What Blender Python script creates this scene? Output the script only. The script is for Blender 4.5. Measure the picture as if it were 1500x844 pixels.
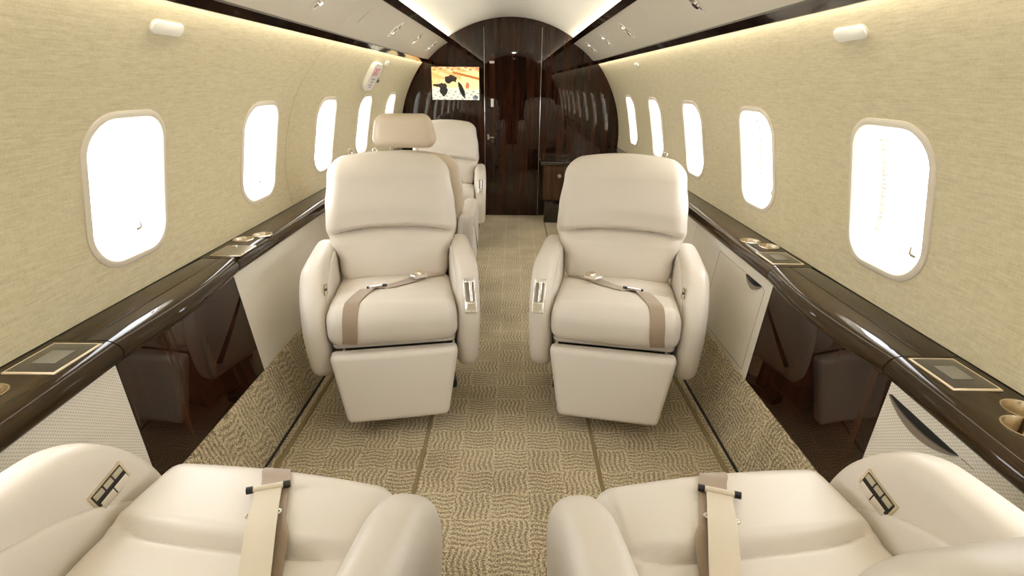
import bpy, bmesh, math, random
from math import sin, cos, pi, radians as rad, sqrt, exp, atan2
from mathutils import Vector, Matrix
from mathutils.bvhtree import BVHTree
from mathutils.geometry import delaunay_2d_cdt
random.seed(4)
SC = bpy.context.scene
COL = SC.collection
for o in list(bpy.data.objects): bpy.data.objects.remove(o)

# ------------------------------------------------------------------ camera, world, light, exposure
def basis(pitch, yaw, roll):
    cp, sp, cy, sy, cr, sr = cos(pitch), sin(pitch), cos(yaw), sin(yaw), cos(roll), sin(roll)
    f = Vector((-sy*cp, cy*cp, -sp)); r = Vector((cy, sy, 0)); u = r.cross(f)
    return cr*r+sr*u, -sr*r+cr*u, f
cd = bpy.data.cameras.new('camera'); cam = bpy.data.objects.new('camera', cd); COL.objects.link(cam)
cd.sensor_width = 36; cd.lens = 18; cd.clip_start = .02
_r, _u, _f = basis(rad(21.75), rad(-.05), rad(.594))
M = Matrix((_r, _u, -_f)).transposed().to_4x4(); M.translation = Vector((.03, 0, 1.30)); cam.matrix_world = M
SC.camera = cam
SC.view_settings.view_transform = 'Standard'; SC.view_settings.look = 'None'
SC.view_settings.gamma = 1; SC.view_settings.use_curve_mapping = False
SC.view_settings.exposure = 0.62
w = bpy.data.worlds.new('sky'); SC.world = w; w.use_nodes = True
w.node_tree.nodes['Background'].inputs[0].default_value = (.95, .97, 1, 1)
w.node_tree.nodes['Background'].inputs[1].default_value = 9.0
SC.cycles.max_bounces = 10; SC.cycles.diffuse_bounces = 6; SC.cycles.glossy_bounces = 5
SC.cycles.transparent_max_bounces = 12; SC.cycles.sample_clamp_indirect = 6
SC.cycles.use_denoising = True

YF, YB = 5.36, -1.6              # forward bulkhead, aft end of the modelled cabin
RC, ZC = 1.09, .79               # cabin cross-section
WY = {-1: 1.455, 1: 1.405}       # centre of the nearest window on each side
WP = .81
ZLO, ZHI = .80, 1.225
def ang(z): return math.asin((z-ZC)/RC)
def wallpt(s, y, a, off=0): return Vector((s*(RC+off)*cos(a), y, ZC+(RC+off)*sin(a)))
WA0 = (ang(ZLO)+ang(ZHI))/2; WH = (ang(ZHI)-ang(ZLO))*RC/2-.012; WW = .156

def light(name, kind, loc, energy, color, **k):
    d = bpy.data.lights.new(name, kind); d.energy = energy; d.color = color
    for a, b in k.items(): setattr(d, a, b)
    o = bpy.data.objects.new(name, d); COL.objects.link(o); o.location = loc
    return o
def aim(o, d, up='Z'): o.rotation_euler = Vector(d).to_track_quat('-Z', 'Y').to_euler()
WARM = (1, .90, .70)
def strip(name, s, x, z, d, w, y0, y1, power):
    # a long LED strip lying along the cabin behind a valance
    o = light(name, 'AREA', (s*x, (y0+y1)/2, z), power, WARM, shape='RECTANGLE', size=w, size_y=y1-y0)
    dz = -Vector(d).normalized(); ya = Vector((0, 1, 0)); xa = ya.cross(dz)
    m = Matrix((xa, ya, dz)).transposed().to_4x4(); m.translation = o.location; o.matrix_world = m
for s in (-1, 1):
    strip('wall_wash_light', s, .815, 1.491, (s*.25, 0, -1), .010, YB+.05, YF-.03, 5)
    strip('ceiling_wash_light', s, .60, 1.672, (-s*1.0, 0, .42), .012, YB+.05, YF-.03, 27)

# ------------------------------------------------------------------ materials
def mat(name, base=(.5, .5, .5), rough=.5, metal=0, coat=0, spec=.5, emit=None, estr=1, sheen=0):
    m = bpy.data.materials.new(name); m.use_nodes = True
    b = m.node_tree.nodes['Principled BSDF']; I = b.inputs
    I['Base Color'].default_value = (*base, 1); I['Roughness'].default_value = rough; I['Metallic'].default_value = metal
    I['Coat Weight'].default_value = coat; I['Coat Roughness'].default_value = .03; I['Specular IOR Level'].default_value = spec
    I['Sheen Weight'].default_value = sheen
    if emit: I['Emission Color'].default_value = (*emit, 1); I['Emission Strength'].default_value = estr
    return m
class NT:
    def __init__(s, m): s.t = m.node_tree; s.b = s.t.nodes['Principled BSDF']
    def n(s, typ, **k):
        x = s.t.nodes.new(typ)
        for a, v in k.items(): setattr(x, a, v)
        return x
    def l(s, a, b): s.t.links.new(a, b)
    def math(s, op, a, b=None, c=None):
        x = s.n('ShaderNodeMath', operation=op)
        for i, v in enumerate((a, b, c)):
            if v is None: continue
            if isinstance(v, (int, float)): x.inputs[i].default_value = v
            else: s.l(v, x.inputs[i])
        return x.outputs[0]
    def coord(s, out='Object'): return s.n('ShaderNodeTexCoord').outputs[out]
    def xyz(s, v):
        x = s.n('ShaderNodeSeparateXYZ'); s.l(v, x.inputs[0]); return x.outputs
    def mapping(s, v, scale):
        x = s.n('ShaderNodeMapping'); s.l(v, x.inputs[0]); x.inputs['Scale'].default_value = scale; return x.outputs[0]
    def noise(s, v, scale, detail=3, rough=.5):
        x = s.n('ShaderNodeTexNoise'); s.l(v, x.inputs['Vector']); x.inputs['Scale'].default_value = scale
        x.inputs['Detail'].default_value = detail; x.inputs['Roughness'].default_value = rough; return x.outputs[0]
    def ramp(s, f, stops):
        x = s.n('ShaderNodeValToRGB'); s.l(f, x.inputs[0]); e = x.color_ramp.elements
        while len(e) < len(stops): e.new(.5)
        for i, (p, c) in enumerate(stops): e[i].position = p; e[i].color = (*c, 1)
        return x.outputs[0]
    def mix(s, f, a, b):
        x = s.n('ShaderNodeMix', data_type='RGBA'); 
        for i, v in ((0, f), (6, a), (7, b)):
            if isinstance(v, (int, float)): x.inputs[i].default_value = v
            elif isinstance(v, tuple): x.inputs[i].default_value = (*v, 1)
            else: s.l(v, x.inputs[i])
        return x.outputs[2]
    def bump(s, h, st, dist=.002):
        x = s.n('ShaderNodeBump'); s.l(h, x.inputs['Height']); x.inputs['Strength'].default_value = st
        x.inputs['Distance'].default_value = dist; s.l(x.outputs[0], s.b.inputs['Normal'])
    def base(s, c): s.l(c, s.b.inputs['Base Color'])

def leather(name, c, rough=.42):
    m = mat(name, c, rough, spec=.45, coat=.12); m.node_tree.nodes['Principled BSDF'].inputs['Coat Roughness'].default_value = .35
    t = NT(m); v = t.coord()
    n = t.noise(v, 3.5, 2); t.base(t.mix(n, tuple(x*.96 for x in c), tuple(min(1, x*1.04) for x in c)))
    t.bump(t.noise(v, 420, 2), .06, .001); return m
LEATHER = leather('leather_cream', (.70, .645, .575))
LEATHER_TAN = leather('leather_rear', (.60, .50, .37))
def wood(name, axis, dark, light_, rough=.13, coat=1.0, ior=1.5):
    m = mat(name, dark, .5, coat=coat, spec=.03); m.node_tree.nodes['Principled BSDF'].inputs['Coat IOR'].default_value = ior; t = NT(m); t.b.inputs['Coat Roughness'].default_value = rough*.12; v = t.coord()
    sc = [26, 26, 26]; sc[axis] = 1.1
    n1 = t.noise(t.mapping(v, tuple(sc)), 1.0, 5, .62)
    sc2 = [90, 90, 90]; sc2[axis] = 3
    n2 = t.noise(t.mapping(v, tuple(sc2)), 1.0, 3, .6)
    f = t.math('ADD', t.math('MULTIPLY', n1, .75), t.math('MULTIPLY', n2, .25))
    t.base(t.ramp(f, [(.36, dark), (.52, tuple((a+b)/2 for a, b in zip(dark, light_))), (.66, light_)]))
    return m
WOODV = wood('dark_veneer_upright', 2, (.0035, .0014, .0010), (.048, .015, .006))
WOODY = wood('dark_veneer_lengthwise', 1, (.014, .0075, .0022), (.046, .024, .008), .2, 1.0, 1.36)
WOODC = wood('cabinet_veneer', 2, (.03, .012, .006), (.11, .05, .022), .15)
BLACKGLOSS = mat('black_gloss', (.012, .008, .007), .08, coat=1)
BLACK = mat('black_matte', (.012, .011, .010), .6)
DARKBASE = mat('seat_base_black', (.02, .018, .016), .5)
CHROME = mat('chrome', (.86, .85, .83), .12, 1)
BRUSHED = mat('brushed_nickel', (.72, .64, .50), .27, 1)
BRONZE = mat('bronze_lip', (.30, .26, .21), .35, .35)
WHITEP = mat('white_plastic', (.86, .84, .76), .4)
PANEL = mat('overhead_panel_cream', (.74, .69, .58), .45)
HEAD = mat('headliner_cream', (.80, .77, .68), .8)
FRAME = mat('window_surround', (.72, .66, .55), .4)
SHADE = mat('pleated_shade', (.9, .88, .82), .8)
RUBBER = mat('rubber_cap', (.014, .014, .016), .45)
INLAY = mat('pale_inlay', (.78, .66, .47), .35)
SCREENG = mat('control_glass', (.045, .04, .035), .15, coat=.6)
LCD = mat('lcd_face', (.24, .23, .20), .25)
SWITCH = mat('switch_key', (.52, .48, .38), .3, .7)
PINK = mat('red_print', (.75, .10, .22), .6)
GREYP = mat('grey_print', (.45, .40, .50), .6)
SEAM = mat('brown_seam', (.30, .24, .17), .8)  # dark brown of the cabinet door joints and cover rims
LENS = mat('reading_lens', (.9, .85, .7), .1, emit=(1, .85, .6), estr=1.2)

def webbing(name, c):
    m = mat(name, c, .38, sheen=.4); t = NT(m); v = t.coord()
    p = t.xyz(v); a = t.math('SINE', t.math('MULTIPLY', p[0], 2600)); b = t.math('SINE', t.math('MULTIPLY', p[1], 2600))
    t.bump(t.math('MULTIPLY', a, b), .25, .0006); return m
BELT = webbing('belt_taupe', (.33, .245, .17)); BELTL = webbing('belt_pale', (.66, .58, .45))

def fabric():
    m = mat('wall_linen', (.6, .5, .33), .85); t = NT(m); v = t.coord()
    a = t.noise(t.mapping(v, (14, 14, 260)), 1, 3, .7); b = t.noise(t.mapping(v, (260, 260, 40)), 1, 2, .6)
    c = t.noise(t.mapping(v, (30, 30, 90)), 1, 4, .7)
    f = t.math('ADD', t.math('MULTIPLY', a, .45), t.math('ADD', t.math('MULTIPLY', b, .25), t.math('MULTIPLY', c, .3)))
    t.base(t.ramp(f, [(.33, (.52, .45, .28)), (.5, (.64, .57, .385)), (.66, (.73, .665, .475))]))
    t.bump(f, .25, .002); return m
LINEN = fabric()
def weave():
    m = mat('woven_panel', (.8, .76, .66), .6); t = NT(m); p = t.xyz(t.coord())
    k = 2*pi/.011
    a = t.math('SINE', t.math('MULTIPLY', p[1], k)); b = t.math('SINE', t.math('MULTIPLY', p[2], k*1.25))
    f = t.math('ADD', t.math('MULTIPLY', t.math('MULTIPLY', a, b), .5), .5)
    t.base(t.ramp(f, [(.1, (.68, .62, .50)), (.6, (.86, .82, .73)), (1, (.92, .89, .82))])); t.bump(f, .5, .0015); return m
WOVEN = weave()
def carpet():
    m = mat('carpet_wave', (.3, .24, .15), .95, spec=.1, sheen=.15); t = NT(m); v = t.coord(); p = t.xyz(v)
    T = .125
    wob = t.noise(v, 9, 2)
    x = t.math('ADD', p[0], p[2]); y = p[1]
    tx = t.math('FLOOR', t.math('DIVIDE', t.math('ADD', x, 10.03), T)); ty = t.math('FLOOR', t.math('DIVIDE', t.math('ADD', y, 10), T*.9))
    chk = t.math('MODULO', t.math('ADD', tx, ty), 2)
    K = 2*pi/(T/7)
    def wave(u, v_):
        ph = t.math('MULTIPLY', t.math('SINE', t.math('ADD', t.math('MULTIPLY', v_, 2*pi/.085), t.math('MULTIPLY', wob, 5))), .0042)
        return t.math('SINE', t.math('MULTIPLY', t.math('ADD', t.math('ADD', u, ph), t.math('MULTIPLY', wob, .004)), K))
    wa = wave(x, y); wb = wave(y, x)
    wv = t.math('ADD', t.math('MULTIPLY', wa, chk), t.math('MULTIPLY', wb, t.math('SUBTRACT', 1, chk)))
    fx = t.math('ABSOLUTE', t.math('SUBTRACT', t.math('FRACT', t.math('DIVIDE', t.math('ADD', x, 10.03), T)), .5))
    fy = t.math('ABSOLUTE', t.math('SUBTRACT', t.math('FRACT', t.math('DIVIDE', t.math('ADD', y, 10), T*.9)), .5))
    edge = t.math('MULTIPLY', t.math('MAXIMUM', t.math('SUBTRACT', t.math('MAXIMUM', fx, fy), .44), 0), 1.7)   # plain pile between the squares
    tuft = t.noise(v, 190, 2, .75); big = t.noise(v, 3, 2)
    f = t.math('ADD', t.math('ADD', edge, t.math('MULTIPLY', wv, .14)), t.math('ADD', t.math('MULTIPLY', t.math('SUBTRACT', tuft, .5), 2.3), t.math('ADD', .25, t.math('MULTIPLY', big, .5))))
    t.base(t.ramp(f, [(.22, (.23, .17, .095)), (.48, (.50, .40, .245)), (.74, (.86, .75, .52))]))
    t.bump(f, .8, .005); return m
CARPET = carpet()
BIND = mat('carpet_binding', (.26, .20, .10), .9)
def glass():
    m = bpy.data.materials.new('window_glass'); m.use_nodes = True; nt = m.node_tree; nt.nodes.clear()
    o = nt.nodes.new('ShaderNodeOutputMaterial'); mx = nt.nodes.new('ShaderNodeMixShader'); tr = nt.nodes.new('ShaderNodeBsdfTransparent')
    g = nt.nodes.new('ShaderNodeBsdfGlossy'); g.inputs['Roughness'].default_value = .05
    mx.inputs[0].default_value = .06; nt.links.new(tr.outputs[0], mx.inputs[1]); nt.links.new(g.outputs[0], mx.inputs[2])
    nt.links.new(mx.outputs[0], o.inputs[0]); return m
GLASS = glass()

# ------------------------------------------------------------------ helpers
def finish(name, bm, m, parent=None, smooth=True, mats=None):
    bmesh.ops.recalc_face_normals(bm, faces=bm.faces)
    me = bpy.data.meshes.new(name); bm.to_mesh(me); bm.free()
    for mm in (mats or [m]): me.materials.append(mm)
    if smooth:
        me.polygons.foreach_set('use_smooth', [True]*len(me.polygons))
        if hasattr(me, 'set_sharp_from_angle'): me.set_sharp_from_angle(angle=rad(38))
    o = bpy.data.objects.new(name, me); COL.objects.link(o)
    if parent: o.parent = parent
    return o
def pieces(name, bms, m, parent, **k):
    return [finish(name, b, m, parent, **k) for b in bms]
def W(name, bm, m, parent=None, **k):
    # geometry given in cabin coordinates; the parent stands somewhere in the cabin
    if parent:
        loc = parent.location if parent.parent is None else parent.location+parent.parent.location
        bmesh.ops.translate(bm, vec=-Vector(loc), verts=bm.verts)
    return finish(name, bm, m, parent, **k)
def thing(name, label, cat, loc=(0, 0, 0), rz=0, group=None):
    o = bpy.data.objects.new(name, None); COL.objects.link(o); o.location = loc; o.rotation_euler = (0, 0, rz)
    o.empty_display_size = .05; o['label'] = label; o['category'] = cat
    if group: o['group'] = group
    return o
def tag(o, label, cat, group=None):
    o['label'] = label; o['category'] = cat
    if group: o['group'] = group
    return o
def struct(name, bm, m, parent=None, **k):
    o = W(name, bm, m, parent, **k)
    if not parent: o['kind'] = 'structure'
    return o
def axis_pts(h, r, n, k=3):
    r = min(r, h*.999); a = [h-r+r*math.tan(i/k*pi/4) for i in range(k+1)]
    inner = [-(h-r)+2*(h-r)*i/n for i in range(1, n)]
    return sorted([-v for v in a])+inner+a
def rbox(hx, hy, hz, r=.02, n=(8, 8, 8), k=3, f=None, mtx=None, bm=None):
    """box with rounded edges, gridded so that f(Vector) can shape it"""
    rr = (r, r, r) if isinstance(r, (int, float)) else r
    H = (hx, hy, hz); A = [axis_pts(H[i], rr[i], n[i], k) for i in range(3)]; C_ = [H[i]-min(rr[i], H[i]*.999) for i in range(3)]
    bm = bm or bmesh.new(); cache = {}
    def vert(p):
        key = tuple(round(c, 6) for c in p)
        if key in cache: return cache[key]
        inn = Vector([max(-C_[i], min(C_[i], p[i])) for i in range(3)])
        d = Vector([(p[i]-inn[i])/max(1e-6, min(rr[i], H[i]*.999)) for i in range(3)])
        d.normalize(); q = Vector([inn[i]+d[i]*min(rr[i], H[i]*.999) for i in range(3)])
        if f: q = Vector(f(q))
        if mtx: q = mtx @ q
        cache[key] = bm.verts.new(q); return cache[key]
    for ax in range(3):
        u, v = (ax+1) % 3, (ax+2) % 3
        for sg in (-1, 1):
            for i in range(len(A[u])-1):
                for j in range(len(A[v])-1):
                    q = []
                    for a, b in ((i, j), (i+1, j), (i+1, j+1), (i, j+1)):
                        p = [0, 0, 0]; p[ax] = sg*H[ax]; p[u] = A[u][a]; p[v] = A[v][b]; q.append(vert(p))
                    if len(set(q)) == 4:
                        try: bm.faces.new(q if sg > 0 else q[::-1])
                        except ValueError: pass
    return bm
def T(x, y, z, rx=0, ry=0, rz=0):
    return Matrix.Translation((x, y, z)) @ Matrix.Rotation(rz, 4, 'Z') @ Matrix.Rotation(ry, 4, 'Y') @ Matrix.Rotation(rx, 4, 'X')
def sbox(hx, hy, hz, mtx, r=.002, bm=None): return rbox(hx, hy, hz, min(r, hx*.9, hy*.9, hz*.9), (1, 1, 1), 2, None, mtx, bm)
def cyl(p0, p1, r, n=16, bm=None, cap=True, r2=None):
    bm = bm or bmesh.new(); p0, p1 = Vector(p0), Vector(p1); d = (p1-p0).normalized(); a = d.orthogonal().normalized(); b = d.cross(a)
    R0 = [bm.verts.new(p0+(a*cos(t)+b*sin(t))*r) for t in [2*pi*i/n for i in range(n)]]
    R1 = [bm.verts.new(p1+(a*cos(t)+b*sin(t))*(r2 or r)) for t in [2*pi*i/n for i in range(n)]]
    for i in range(n): bm.faces.new((R0[i], R0[(i+1) % n], R1[(i+1) % n], R1[i]))
    if cap: bm.faces.new(R0[::-1]); bm.faces.new(R1)
    return bm
def tube(pts, r, n=8, bm=None, closed=False):
    bm = bm or bmesh.new(); pts = [Vector(p) for p in pts]; N = len(pts); rings = []; prev = None
    for i in range(N):
        t = (pts[(i+1) % N]-pts[i-1]) if closed else (pts[min(i+1, N-1)]-pts[max(i-1, 0)])
        t.normalize(); a = t.orthogonal() if prev is None else prev-t*prev.dot(t); a.normalize(); prev = a; b = t.cross(a)
        rings.append([bm.verts.new(pts[i]+(a*cos(2*pi*j/n)+b*sin(2*pi*j/n))*r) for j in range(n)])
    for i in range(N if closed else N-1):
        A, B = rings[i], rings[(i+1) % N]
        for j in range(n): bm.faces.new((A[j], A[(j+1) % n], B[(j+1) % n], B[j]))
    if not closed: bm.faces.new(rings[0][::-1]); bm.faces.new(rings[-1])
    return bm
def loft(rings, closed_u=True, cap=True, bm=None):
    """rings: list of lists of points"""
    bm = bm or bmesh.new(); V = [[bm.verts.new(p) for p in r] for r in rings]; n = len(V[0])
    for i in range(len(V)-1):
        for j in range(n if closed_u else n-1):
            bm.faces.new((V[i][j], V[i][(j+1) % n], V[i+1][(j+1) % n], V[i+1][j]))
    if cap and closed_u: bm.faces.new(V[0][::-1]); bm.faces.new(V[-1])
    return bm
def prism(poly, fmap, t0, t1, bm=None):
    """poly in 2D, fmap(u, v, t) -> point"""
    return loft([[fmap(u, v, t0) for u, v in poly], [fmap(u, v, t1) for u, v in poly]], bm=bm)
def rrect(w, h, r, n=6, ex=None):
    out = []
    for cx, cy, a0 in ((w-r, h-r, 0), (-w+r, h-r, 90), (-w+r, -h+r, 180), (w-r, -h+r, 270)):
        for i in range(n+1):
            a = rad(a0+90*i/n); out.append((cx+r*cos(a), cy+r*sin(a)))
    return out
def lerp_tab(tab, x):
    if x <= tab[0][0]: return tab[0][1]
    for (a, va), (b, vb) in zip(tab, tab[1:]):
        if x <= b:
            t = (x-a)/(b-a); t = t*t*(3-2*t); return va+(vb-va)*t
    return tab[-1][1]
def lin_tab(tab, x):
    if x <= tab[0][0]: return tab[0][1]
    for (a, va), (b, vb) in zip(tab, tab[1:]):
        if x <= b: return va+(vb-va)*(x-a)/(b-a)
    return tab[-1][1]
def cut(o, bm):
    me = bpy.data.meshes.new('cutter'); bmesh.ops.recalc_face_normals(bm, faces=bm.faces); bm.to_mesh(me); bm.free()
    c = bpy.data.objects.new('cutter', me); COL.objects.link(c); c.matrix_world = Matrix.Translation(o.parent.location if o.parent else (0, 0, 0))
    md = o.modifiers.new('cut', 'BOOLEAN'); md.operation = 'DIFFERENCE'; md.object = c; md.solver = 'EXACT'
    bpy.context.view_layer.update(); dg = bpy.context.evaluated_depsgraph_get()
    new = bpy.data.meshes.new_from_object(o.evaluated_get(dg)); o.modifiers.clear(); o.data = new
    bpy.data.objects.remove(c)
    if hasattr(new, 'set_sharp_from_angle'): new.set_sharp_from_angle(angle=rad(38))

# ------------------------------------------------------------------ cabin shell
bm = bmesh.new()
NX, NY = 2, 2
for i in range(1):
    vs = [bm.verts.new(p) for p in ((-.86, YB, 0), (.86, YB, 0), (.86, YF, 0), (-.86, YF, 0), (-.86, YB, -.03), (.86, YB, -.03), (.86, YF, -.03), (-.86, YF, -.03))]
    for f in ((0, 1, 2, 3), (4, 5, 6, 7), (0, 1, 5, 4), (1, 2, 6, 5), (2, 3, 7, 6), (3, 0, 4, 7)): bm.faces.new([vs[k] for k in f])
struct('floor', bm, CARPET, smooth=False)

# windows' outline in (along cabin, around hoop) metres
def wout(g=0): return rrect(WW+g, WH+g, .098+g, 8)
def wshape(s, yc, k): return [(yc+u, WA0+v/RC) for u, v in wout(k)]
WIN = {s: [WY[s]+WP*k for k in range(-3, 5)] for s in (-1, 1)}
A_LO, A_HI = ang(.7135), ang(1.555)
for s, nm in ((-1, 'wall_left'), (1, 'wall_right')):
    pts = []; edges = []
    def loop(L):
        b = len(pts); pts.extend(Vector(p) for p in L); edges.extend((b+i, b+(i+1) % len(L)) for i in range(len(L)))
    outer = [(YB+(YF-YB)*i/60, A_LO*RC) for i in range(60)]+[(YF, (A_LO+(A_HI-A_LO)*i/24)*RC) for i in range(24)]
    outer += [(YF-(YF-YB)*i/60, A_HI*RC) for i in range(60)]+[(YB, (A_HI-(A_HI-A_LO)*i/24)*RC) for i in range(24)]
    loop(outer)
    for yc in WIN[s]: loop([(yc+u, WA0*RC+v) for u, v in wout(0)])
    for i in range(1, 60):
        for j in range(1, 24):
            y = YB+(YF-YB)*i/60; a = (A_LO+(A_HI-A_LO)*j/24)*RC
            if all(abs(y-yc) > WW+.02 or abs(a-WA0*RC) > WH+.012 for yc in WIN[s]): pts.append(Vector((y, a)))
    V, E, F_, *_ = delaunay_2d_cdt([Vector((p[0], p[1])) for p in pts], edges, [], 0, 1e-5)
    bm = bmesh.new(); vs = [bm.verts.new(wallpt(s, v.x, v.y/RC)) for v in V]
    def inside(c):
        for yc in WIN[s]:
            u, v = abs(c.x-yc), abs(c.y-WA0*RC)
            if u < WW and v < WH:
                cu, cv = u-(WW-.098), v-(WH-.098)
                if cu <= 0 or cv <= 0 or cu*cu+cv*cv < .098**2: return True
        return False
    for f in F_:
        c = sum((V[i] for i in f), Vector((0, 0)))/len(f)
        if not inside(c): bm.faces.new([vs[i] for i in f])
    struct(nm, bm, LINEN)
for s in (-1, 1):
    b = sbox(.005, (YF-YB)/2, .38, T(s*1.096, (YF+YB)/2, .355), .001); sbox(.07, (YF-YB)/2, .005, T(s*1.03, (YF+YB)/2, -.02), .001, b)
    struct('trim_%d' % (90+s), b, BLACK)  # unseen black plates added behind the ledges to seal out daylight
# joint of the removable exit panel on the left wall
def seam_y(z): return lin_tab([(.72, 2.57), (.9, 2.54), (1.23, 2.56), (1.41, 2.64), (1.47, 2.76), (1.53, 2.9)], z)
struct('trim_80', loft([[wallpt(-1, seam_y(z)+d, ang(z), off) for d, off in ((-.002, .001), (-.0012, -.0012), (.0012, -.0012), (.002, .001))] for z in [.72+.80*i/40 for i in range(41)]]), mat('linen_joint', (.46, .39, .25), .8))
# windows
wn = 0
for s in (-1, 1):
    for k, yc in enumerate(WIN[s]):
        wn += 1
        root = bpy.data.objects.new('window_%d' % wn, None); COL.objects.link(root); root['kind'] = 'structure'
        root.location = wallpt(s, yc, WA0); root.empty_display_size = .05
        def ring(g, off): return [wallpt(s, yc+u, WA0+v/RC, off) for u, v in wout(g)]
        prof = [(.012, .004), (.011, -.003), (.004, -.007), (-.006, -.006), (-.012, 0), (-.016, .010), (-.018, .025), (-.022, .042), (-.022, .055)]
        if s > 0: prof = prof[:-2]+[(-.024, .050), (-.027, .075), (-.028, .088)]
        W('window_frame', loft([ring(g, o) for g, o in prof], cap=False), FRAME, root)
        b2 = bmesh.new(); b2.faces.new([b2.verts.new(p) for p in ring(-.021 if s < 0 else -.027, .048 if s < 0 else .080)]); W('pane', b2, GLASS, root, smooth=False)
        # little shade latch at the lower edge
        e = -1 if s > 0 else 1
        yl, al = yc+e*.075, WA0-(WH-.06)/RC
        b3 = sbox(.004, .010, .004, Matrix.Translation(wallpt(s, yl, al, .036)))
        sbox(.004, .003, .012, Matrix.Translation(wallpt(s, yl+.012, al+.010, .036)), bm=b3)
        W('shade_latch', b3, BRONZE, root)
        if s > 0:
            bp = bmesh.new(); N = 44; R_ = []
            for i in range(N+1):
                v = (-1+2*i/N)*(WH-.075); z = .005 if i % 2 else -.005
                R_.append([wallpt(s, yc+WW-.028, WA0+v/RC, .062+z*.4), wallpt(s, yc+WW-.050, WA0+v/RC, .062+z)])
            loft(R_, False, False, bp); W('shade_pleats', bp, SHADE, root, smooth=False)

# headliner, overhead service panels, valances
def ysteps(n=40): return [YB+(YF-YB)*i/n for i in range(n+1)]
th = [rad(53)+rad(74)*i/28 for i in range(29)]
struct('ceiling', loft([[Vector((RC*cos(a), y, ZC+RC*sin(a))) for a in th] for y in ysteps(20)], False, False), HEAD)
PSU_A, PSU_B = (.590, 1.662), (.792, 1.508)
tn = 0
for s in (-1, 1):
    # service panel: shallow curved sheet with thickness, in lengths with a fine joint between them
    js = [YB, -.65, .9, 2.62 if s < 0 else 2.75, YF]
    for y0, y1 in zip(js, js[1:]):
        tn += 1
        def sec(y):
            out = []
            for i in range(9):
                t = i/8; x = PSU_A[0]+(PSU_B[0]-PSU_A[0])*t; z = PSU_A[1]+(PSU_B[1]-PSU_A[1])*t; b = .010*sin(pi*t)
                out.append((x+b*.6, z+b*.8))
            back = [(x+.010, z+.012) for x, z in out[::-1]]
            return [Vector((s*x, y, z)) for x, z in out+back]
        struct('trim_%d' % tn, loft([sec(y0+.0015), sec(y1-.0015)]), PANEL)
    for nm, sec2 in (('lower', [(.800, 1.477), (.7875, 1.503), (.7905, 1.512), (.796, 1.512), (.808, 1.480), (.805, 1.476)]),
                     ('upper', [(.580, 1.654), (.557, 1.688), (.560, 1.693), (.566, 1.692), (.594, 1.664), (.589, 1.655)])):
        js = [YB, .35, 1.98, 2.9, YF] if nm == 'lower' else [YB, 1.2, 3.2, YF]
        bm = bmesh.new()
        for y0, y1 in zip(js, js[1:]):
            loft([[Vector((s*x, y, z)) for x, z in sec2] for y in (y0+.0012, y1-.0012)], bm=bm)
        tn += 1; struct('trim_%d' % tn, bm, BLACKGLOSS)

# bulkheads
def disc(y, R, zmin=-.02, n=64, holes=None):
    pts = []
    for i in range(n+1):
        a = -pi*.28+(pi*1.56)*i/n; pts.append((.035+R*cos(a), ZC+R*sin(a)))
    pts = [(x, max(z, zmin)) for x, z in pts]; return pts
P_ = disc(0, 1.14)
struct('wall_front', prism(P_, lambda u, v, t: Vector((u, t, v)), YF, YF+.03), WOODV, smooth=False)
struct('wall_back', prism(P_, lambda u, v, t: Vector((u, t, v)), YB-.03, YB), WOODV, smooth=False)
# rounded surround just in front of the bulkhead
tn += 1
struct('trim_%d' % tn, loft([[Vector((.035+(1.145+d)*cos(a), YF+yy, ZC+(1.145+d)*sin(a))) for a in [rad(-10)+rad(200)*i/60 for i in range(61)]]
       for d, yy in ((0, .0), (-.035, -.012), (-.038, -.02), (-.03, -.03), (.02, -.032))], False, False), WOODV)
# door with arched head, chrome edge strips
door = bpy.data.objects.new('door_1', None); COL.objects.link(door); door['kind'] = 'structure'; door.location = (.04, YF-.02, 0)
dp = [(-.245, .005), (.285, .005), (.285, 1.50)]+[(.02+.265*cos(rad(a)), 1.50+.10*sin(rad(a))) for a in range(10, 171, 10)]+[(-.245, 1.50)]
W('door_leaf', prism(dp, lambda u, v, t: Vector((u, t, v)), YF-.022, YF+.001), WOODV, door, smooth=False)
for x in (-.253, .293):
    b = sbox(.002, .012, .89, T(x, YF-.018, .90)); W('door_jamb', b, CHROME, door)
b = sbox(.008, .004, .025, T(-.218, YF-.026, .80)); tube([(-.218, YF-.028, .80), (-.218, YF-.06, .80), (-.16, YF-.065, .80)], .006, bm=b)
W('door_handle', b, CHROME, door)
W('wall_switch', sbox(.014, .004, .038, T(-.178, YF-.026, 1.125)), WHITEP, door)
b = sbox(.022, .003, .010, T(-.18, YF-.025, 1.49)); W('sign_plate', b, WHITEP, door)
b = bmesh.new()
for i in range(3): sbox(.004, .001, .005, T(-.192+.012*i, YF-.0285, 1.49), .0004, b)
W('sign_print', b, GREYP, door)

# carpeted lower sidewall
for s, nm in ((-1, 'baseboard_left'), (1, 'baseboard_right')):
    sec = [(.856, .0), (.862, .02), (.918, .245), (.925, .255), (.96, .255), (.96, -.03), (.856, -.03)]
    struct(nm, loft([[Vector((s*x, y, z)) for x, z in sec] for y in ysteps(4)]), CARPET, smooth=False)
for x, hw in ((-.297, .007), (.352, .007), (-.815, .009), (.815, .009)):
    tn += 1; struct('trim_%d' % tn, sbox(hw, (YF-YB)/2-.02, .003, T(x, (YF+YB)/2, .002), .0025), BIND)
for s in (-1, 1):
    tn += 1; struct('trim_%d' % tn, sbox(.005, (YF-YB)/2-.02, .004, T(s*.853, (YF+YB)/2, .003), .003), BLACK)

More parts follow.
